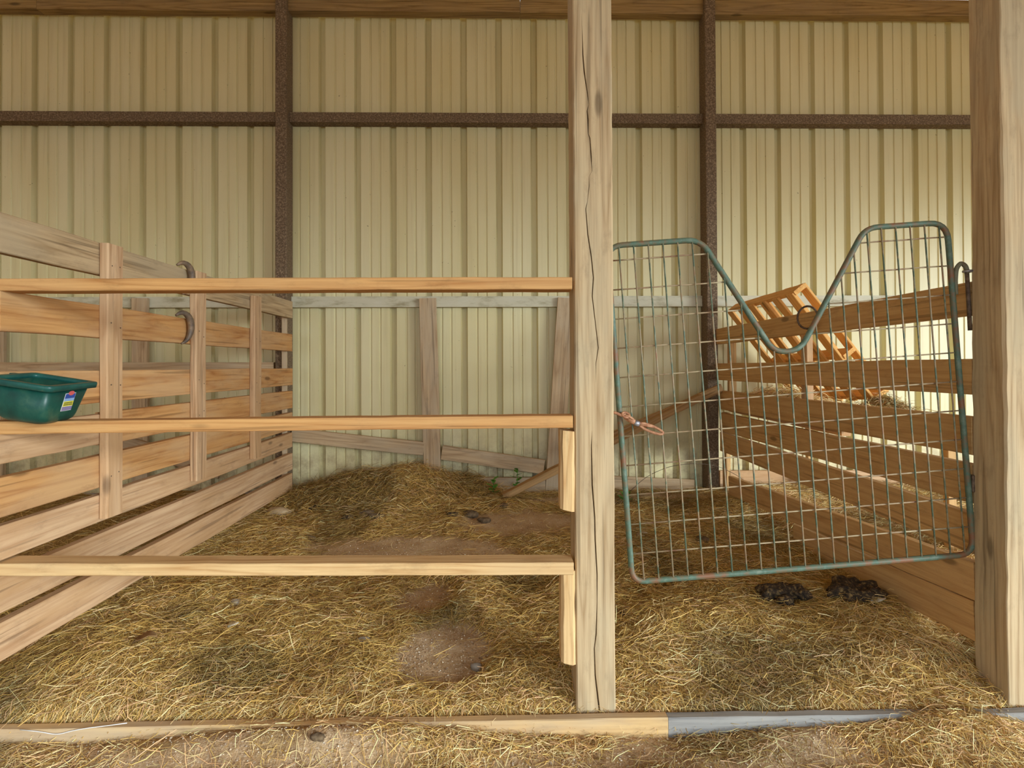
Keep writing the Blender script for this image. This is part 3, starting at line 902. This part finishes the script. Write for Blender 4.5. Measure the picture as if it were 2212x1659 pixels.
# ================================================================== HAY AND STRAW
PAL = np.array([lin(216, 178, 104)[:3], lin(234, 204, 146)[:3], lin(198, 158, 84)[:3], lin(168, 134, 68)[:3], lin(140, 106, 62)[:3], lin(214, 170, 122)[:3], lin(176, 148, 78)[:3]])
def straws(name, n, x0, x1, y0, y1, dens, weights, lmin, lmax, lift, label, base=None, width=(0.0006, 0.0014), steep=0.16):
    xs, ys = [], []
    tot = 0
    while tot < n:
        x = rng.uniform(x0, x1, n); y = rng.uniform(y0, y1, n)
        k = rng.random(n) < dens(x, y)
        xs.append(x[k]); ys.append(y[k]); tot += int(k.sum())
    x = np.concatenate(xs)[:n]; y = np.concatenate(ys)[:n]
    L = lmin + (lmax - lmin) * rng.random(n) ** 1.8
    th = 0.35 + (vnoise(x, y, 4.0, 2) - 0.5) * 3.2 + rng.normal(0, 1.05, n)
    curv = rng.normal(0, 0.8, n)
    hf = base if base is not None else height
    pitch = rng.normal(0, steep, n)
    up = rng.exponential(lift, n)
    P = []
    for t in (-0.5, 0.0, 0.5):
        a = th + curv * t
        px = x + L * t * np.cos(a); py = y + L * t * np.sin(a)
        pz = hf(px, py) + up + pitch * L * t + 0.006 * (1 - 4 * t * t) * rng.random(n) + 0.002
        P.append(np.stack([px, np.minimum(py, 5.022), pz], -1))
    P = np.stack(P, 1)                                   # n,3,3
    T = P[:, 2] - P[:, 0]
    T /= np.linalg.norm(T, axis=1)[:, None] + 1e-9
    S = np.stack([-T[:, 1], T[:, 0], np.zeros(n)], -1)
    S /= np.linalg.norm(S, axis=1)[:, None] + 1e-9
    U = np.cross(T, S)
    ro = rng.uniform(-1.4, 1.4, n)
    side = S * np.cos(ro)[:, None] + U * np.sin(ro)[:, None]
    w = rng.uniform(*width, n)
    taper = np.array([0.8, 1.0, 0.45])
    A = P - side[:, None, :] * (w[:, None] * taper)[..., None]
    B = P + side[:, None, :] * (w[:, None] * taper)[..., None]
    V = np.stack([A, B], 2).reshape(-1, 3)               # n*6
    b = (np.arange(n) * 6)[:, None, None]
    q = np.array([[0, 1, 3, 2], [2, 3, 5, 4]])[None]
    Q = (b + q).reshape(-1)
    nf = n * 2
    me = bpy.data.meshes.new(name)
    me.vertices.add(len(V)); me.vertices.foreach_set('co', V.reshape(-1).astype(np.float32))
    me.loops.add(nf * 4); me.loops.foreach_set('vertex_index', Q.astype(np.int32))
    me.polygons.add(nf)
    me.polygons.foreach_set('loop_start', np.arange(0, nf * 4, 4, dtype=np.int32))
    me.polygons.foreach_set('loop_total', np.full(nf, 4, dtype=np.int32))
    me.update(calc_edges=True)
    wt = np.array(weights, float); wt = wt / wt.sum()
    ci = rng.choice(len(PAL), n, p=wt)
    c = PAL[ci] * rng.uniform(0.62, 1.15, n)[:, None]
    damp = smooth(0.48, 0.75, vnoise(x, y, 2.6, 31))     # matted, browner hay in patches
    c = np.minimum(c * 1.22, 0.9) * (1 - 0.38 * damp)[:, None]
    C = np.ones((n, 6, 4), np.float32); C[:, :, :3] = c[:, None, :]
    at_ = me.color_attributes.new('col', 'FLOAT_COLOR', 'POINT')
    at_.data.foreach_set('color', C.reshape(-1))
    o = link(name, me, M_straw)
    return tag(o, label, 'hay', None, 'stuff')

def d_stall(x, y):
    d = (1 - 0.992 * bare(x, y)) * smooth(2.05, 2.09, y)
    d = d * (0.22 + 0.78 * (1 - smooth(2.5, 3.6, y)))
    return d * (0.6 + 0.4 * vnoise(x, y, 6.0, 4))
old = [2.2, 1.2, 2.4, 1.8, 1.3, 0.8, 1.5]
fresh_sunlit = [2.5, 4.2, 1.2, 0.3, 0.3, 2.2, 0.3]  # fresh straw weights, paled to paint in a sun patch at the front
straws('stall_hay', 250000, -1.95, 1.78, 2.05, 4.9, d_stall, old, 0.03, 0.15, 0.008, 'matted golden brown hay strewn over the stall floor')
straws('front_straw', 52000, -1.9, 2.1, 2.055, 2.62, lambda x, y: np.maximum(1 - smooth(2.12, 2.30, y), smooth(0.3, 1.0, x) * (1 - smooth(2.25, 2.58, y))) * (1 - bare(x, y)), fresh_sunlit, 0.03, 0.14, 0.008, 'pale dry straw just inside the sill boards, a sun patch painted into its colour')
straws('hay_pile', 45000, -1.75, 0.1, 4.25, 5.0, lambda x, y: np.clip(bump(x, y, -0.72, 4.8, 0.5, 0.42) + 0.8 * bump(x, y, -1.3, 4.75, 0.35, 0.3), 0, 1) * (y < 4.99), old, 0.04, 0.18, 0.014, 'heap of old hay against the back wall', None, (0.0009, 0.0019), 0.3)
straws('aisle_straw', 16000, -2.0, 2.15, 1.72, 2.02, lambda x, y: np.clip(0.10 + 0.75 * smooth(0.52, 0.72, vnoise(x, y, 4.5, 21)) + 1.2 * bump(x, y, 1.6, 1.98, 0.32, 0.12) + bump(x, y, 0.75, 1.96, 0.14, 0.06) + 0.7 * bump(x, y, -1.7, 1.9, 0.3, 0.12), 0, 1), fresh_sunlit, 0.02, 0.13, 0.004, 'loose straw scattered on the dirt in front of the sill')
straws('right_stall_hay', 36000, 1.84, 4.2, 2.2, 4.95, lambda x, y: 1 - 0.7 * smooth(2.0, 3.6, x), fresh_sunlit, 0.04, 0.15, 0.010, 'bright hay on the floor behind the right fence')
straws('left_stall_hay', 16000, -4.4, -1.72, 1.9, 4.95, lambda x, y: 0.3 + 0.7 * smooth(-2.9, -1.8, x), old, 0.04, 0.15, 0.010, 'dull hay on the floor behind the left fence')
def rack_top(x, y):
    return 0.905 + 0.085 * bump(x, y, 1.98, 4.1, 0.16, 0.55) + 0.06 * bump(x, y, 2.53, 3.86, 0.1, 0.1) + 0.02 * vnoise(x, y, 9.0)
straws('rack_hay', 12000, 1.84, 2.64, 3.25, 4.9, lambda x, y: np.clip(bump(x, y, 1.98, 4.1, 0.2, 0.55) + bump(x, y, 2.53, 3.86, 0.09, 0.12), 0, 1), fresh_sunlit, 0.04, 0.14, 0.012, 'golden hay heaped on the rack under the pallet', rack_top, (0.0009, 0.002), 0.35)

# loose gravel where the dirt is bare
def gravel(name, n, x0, x1, y0, y1, dens, label):
    xs, ys = [], []
    tot = 0
    while tot < n:
        x = rng.uniform(x0, x1, n); y = rng.uniform(y0, y1, n)
        k = rng.random(n) < dens(x, y)
        xs.append(x[k]); ys.append(y[k]); tot += int(k.sum())
    x = np.concatenate(xs)[:n]; y = np.concatenate(ys)[:n]
    r = 0.0010 + 0.0036 * rng.random(n) ** 3
    c = np.stack([x, y, height(x, y) + r * 0.5], -1)
    o8 = np.array([[1, 0, 0], [0, 1, 0], [-1, 0, 0], [0, -1, 0], [0, 0, .7], [0, 0, -.7]], float)
    a = rng.uniform(0, 6.28, n)
    jit = rng.uniform(0.7, 1.3, (n, 6, 1))
    V = o8[None] * jit * r[:, None, None]
    ca, sa = np.cos(a)[:, None], np.sin(a)[:, None]
    V = np.stack([V[..., 0] * ca - V[..., 1] * sa, V[..., 0] * sa + V[..., 1] * ca, V[..., 2]], -1) + c[:, None]
    f8 = np.array([[0, 1, 4], [1, 2, 4], [2, 3, 4], [3, 0, 4], [1, 0, 5], [2, 1, 5], [3, 2, 5], [0, 3, 5]])
    F = ((np.arange(n) * 6)[:, None, None] + f8[None]).reshape(-1, 3)
    me = bpy.data.meshes.new(name)
    me.from_pydata(V.reshape(-1, 3).tolist(), [], F.tolist())
    pal = np.array([lin(210, 190, 158)[:3], lin(180, 152, 116)[:3], lin(132, 104, 74)[:3], lin(230, 216, 190)[:3], lin(168, 148, 126)[:3]])
    C = np.ones((n, 6, 4), np.float32)
    C[:, :, :3] = pal[rng.integers(0, 5, n)][:, None, :]
    me.color_attributes.new('col', 'FLOAT_COLOR', 'POINT').data.foreach_set('color', C.reshape(-1))
    return tag(link(name, me, M_straw), label, 'gravel', None, 'stuff')
gravel('stall_gravel', 4500, -1.6, 1.6, 2.1, 4.9, lambda x, y: bare(x, y) * (1.2 - smooth(2.4, 3.4, y)), 'fine gravel on the bare dirt patch of the stall floor')
gravel('aisle_gravel', 9000, -2.0, 2.15, 1.72, 2.01, lambda x, y: 0.3 + 0.7 * vnoise(x, y, 7.0, 3), 'fine gravel in the dirt in front of the sill')

# ================================================================== SMALL THINGS ON THE FLOOR
def lump_mesh(sx, sy, sz, seed, sub=3, rough=0.35):
    bm = bmesh.new()
    bmesh.ops.create_icosphere(bm, subdivisions=sub, radius=1.0)
    r = np.array([v.co[:] for v in bm.verts])
    n = vnoise(r[:, 0] * 1.4 + seed, r[:, 1] * 1.4 + r[:, 2] * 0.9, 1.3, seed) - 0.5 + 0.5 * (vnoise(r[:, 0] + seed, r[:, 1] - r[:, 2], 3.4, seed + 4) - 0.5)
    for v, d in zip(bm.verts, n):
        v.co *= 1 + rough * d * 2
        v.co = Vector((v.co.x * sx, v.co.y * sy, v.co.z * sz))
    me = bpy.data.meshes.new('lump')
    bm.to_mesh(me); bm.free()
    me.polygons.foreach_set('use_smooth', [True] * len(me.polygons))
    return me
def dung(x, y, parts, lb, seed):
    t = thing('manure_pile', lb, 'manure', (x, y, hz(x, y)), 'dark manure piles')
    for k, (dx, dy, s) in enumerate(parts):
        link('lump', lump_mesh(s, s * .8, s * .62, seed + k * 3, 3, 0.45), M_dung, t, Matrix.Translation((x + dx, y + dy, hz(x + dx, y + dy) + s * .3 + .03)))
dung(1.31, 2.72, [(-.06, 0, .06), (.02, .03, .066), (.08, .0, .05), (-.03, -.05, .042)], 'smaller dark manure pile below the middle of the gate', 3)
dung(1.65, 2.70, [(-.10, -.03, .066), (-.03, .03, .076), (.04, .05, .06), (.06, .0, .045), (-.05, -.07, .055), (.01, -.06, .045)], 'larger dark manure pile near the right fence', 11)
clod_lb = 'small dark clod of dried manure on the stall floor'
cl = [(-1.05, 4.12, .035), (-0.93, 4.15, .045), (-0.86, 4.1, .04), (-0.35, 4.18, .04), (-0.22, 4.2, .045), (-0.12, 4.1, .035), (-1.35, 4.35, .045), (-0.08, 4.4, .035), (0.02, 4.34, .03),
      (-0.66, 3.95, .025), (-1.2, 3.75, .028), (1.22, 3.6, .035), (0.55, 2.62, .025)]
for k, (x, y, s) in enumerate(cl):
    o = link('manure_clod', lump_mesh(s * 1.2, s, s * .6, 40 + k, 2, 0.45), M_clod if k % 3 else M_dung, None, Matrix.Translation((x, y, hz(x, y) + s * .3)))
    tag(o, clod_lb, 'clod', 'small clods on the stall floor')
o = link('flat_stone', lump_mesh(.085, .06, .032, 61, 3, 0.25), M_stone, None, Matrix.Translation((-1.60, 4.3, hz(-1.60, 4.3) + .02)))
tag(o, 'flat tan stone at the foot of the left fence', 'stone')
o = link('grey_stone', lump_mesh(.03, .022, .02, 67, 2, 0.25), M_stone_grey, None, Matrix.Translation((-0.575, 2.49, hz(-0.575, 2.49) + .015)))
tag(o, 'round grey stone in the hay left of the bare dirt patch', 'stone')
o = link('grey_stone', lump_mesh(.03, .024, .022, 71, 2, 0.25), M_stone_grey, None, Matrix.Translation((-1.235, 2.80, hz(-1.235, 2.80) + .015)))
tag(o, 'dark grey stone in the hay near the left fence', 'stone')
o = link('grey_stone', lump_mesh(.024, .016, .018, 77, 2, 0.25), M_stone_grey, None, Matrix.Translation((-0.10, 2.33, hz(-0.10, 2.33) + .012)))
tag(o, 'small grey stone at the right rim of the bare dirt patch', 'stone')
o = link('dirt_clod', lump_mesh(.02, .016, .013, 83, 3, 0.4), M_clod, None, Matrix.Translation((-0.60, 1.945, hz(-0.60, 1.945) + .006)))
tag(o, 'brown lump of dirt on the ground before the sill', 'clod')

def leaf_mesh(L, W, curl, seed):
    r = random.Random(seed)
    V, F = [], []
    n = 7
    for i in range(n):
        t = i / (n - 1)
        w = W * math.sin(math.pi * min(0.97, t * 0.93 + 0.03)) ** 0.7
        z = curl * math.sin(t * 2.6) + r.uniform(-.1, .1) * W
        for s in (-1, 0, 1):
            V.append((L * (t - 0.5), s * w, z + abs(s) * curl * 0.5))
    for i in range(n - 1):
        for k in range(2):
            F.append((i * 3 + k, i * 3 + k + 1, i * 3 + 4 + k, i * 3 + 3 + k))
    return mesh('leaf', V, F, True)
def leafobj(name, x, y, L, W, curl, rz, mat, lb, cat, seed):
    o = link(name, leaf_mesh(L, W, curl, seed), mat, None, Matrix.Translation((x, y, hz(x, y) + 0.022)) @ Matrix.Rotation(rz, 4, 'Z'))
    md = o.modifiers.new('thick', 'SOLIDIFY'); md.thickness = 0.0012
    return tag(o, lb, cat)
leafobj('dry_leaf', -1.42, 2.40, .085, .03, .025, .4, M_dryleaf, 'curled brown dry leaf in the hay at lower left', 'leaf', 2)
leafobj('paper_scrap', 1.665, 2.60, .085, .028, .012, .5, M_paper, 'pale torn scrap beside the larger manure pile', 'scrap', 5)
leafobj('paper_scrap', -1.16, 2.60, .05, .02, .008, 1.1, M_paper, 'pale scrap half hidden in hay at lower left', 'scrap', 6)
leafobj('paper_scrap', 2.02, 4.25, .14, .025, .012, 2.0, M_paper, 'pale strip lying in hay behind the lower right fence', 'scrap', 7)
leafobj('husk', 0.86, 3.62, .07, .022, .02, .2, M_stone, 'pale husk on the floor behind the gate', 'husk', 8)

# weeds
def weed(x, y, h, n, lb, seed):
    r = random.Random(seed)
    z = hz(x, y)
    t = thing('weed', lb, 'weed', (x, y, z), 'green weeds by the back wall')
    tip = Vector((x + r.uniform(-.01, .01), y, z + h))
    tube('stem', [(x, y, z - .01), (x + .004, y, z + h * .5), tip], 0.003, M_leaf, t, 6)
    for k in range(n):
        f = 0.2 + 0.8 * k / (n - 1)
        a = k * 2.4 + r.uniform(-.3, .3)
        L = .035 + .03 * (1 - abs(f - .5)) * r.uniform(.8, 1.2)
        M = Matrix.Translation((x + L * .5 * math.cos(a), y + L * .5 * math.sin(a), z + h * f + .004)) @ Matrix.Rotation(a, 4, 'Z') @ Matrix.Rotation(-.35, 4, 'Y')
        link('leaf', leaf_mesh(L, L * .32, .004, seed + k), M_leaf, t, M)
weed(-0.06, 4.76, .14, 9, 'upright green weed at the right side of the hay pile', 1)
weed(0.13, 4.90, .20, 8, 'green weed in front of the diagonal wall board', 2)
weed(0.95, 4.50, .07, 10, 'low green weed on the floor behind the gate', 3)

# wire and twine
pts = [(1.05, 4.80, 0.20), (1.18, 4.79, .32), (1.36, 4.76, .405), (1.55, 4.74, .43), (1.72, 4.70, .42), (1.88, 4.62, .34), (2.0, 4.55, .22)]
o = tube('bent_wire', fillet(pts, .08, 4), 0.0022, M_iron, None, 6)
tag(o, 'thin rusty wire bent in an arch before the right column', 'wire')
pts = [(-1.60, 2.012, .018), (-1.53, 2.012, .010), (-1.48, 2.013, -.002), (-1.43, 2.012, .012), (-1.38, 2.014, .019), (-1.33, 2.02, .021), (-1.26, 2.03, .024)]
o = tube('white_twine', fillet(pts, .03, 5), 0.0015, M_twine, None, 6)
tag(o, 'white plastic twine hanging over the sill board at lower left', 'twine')
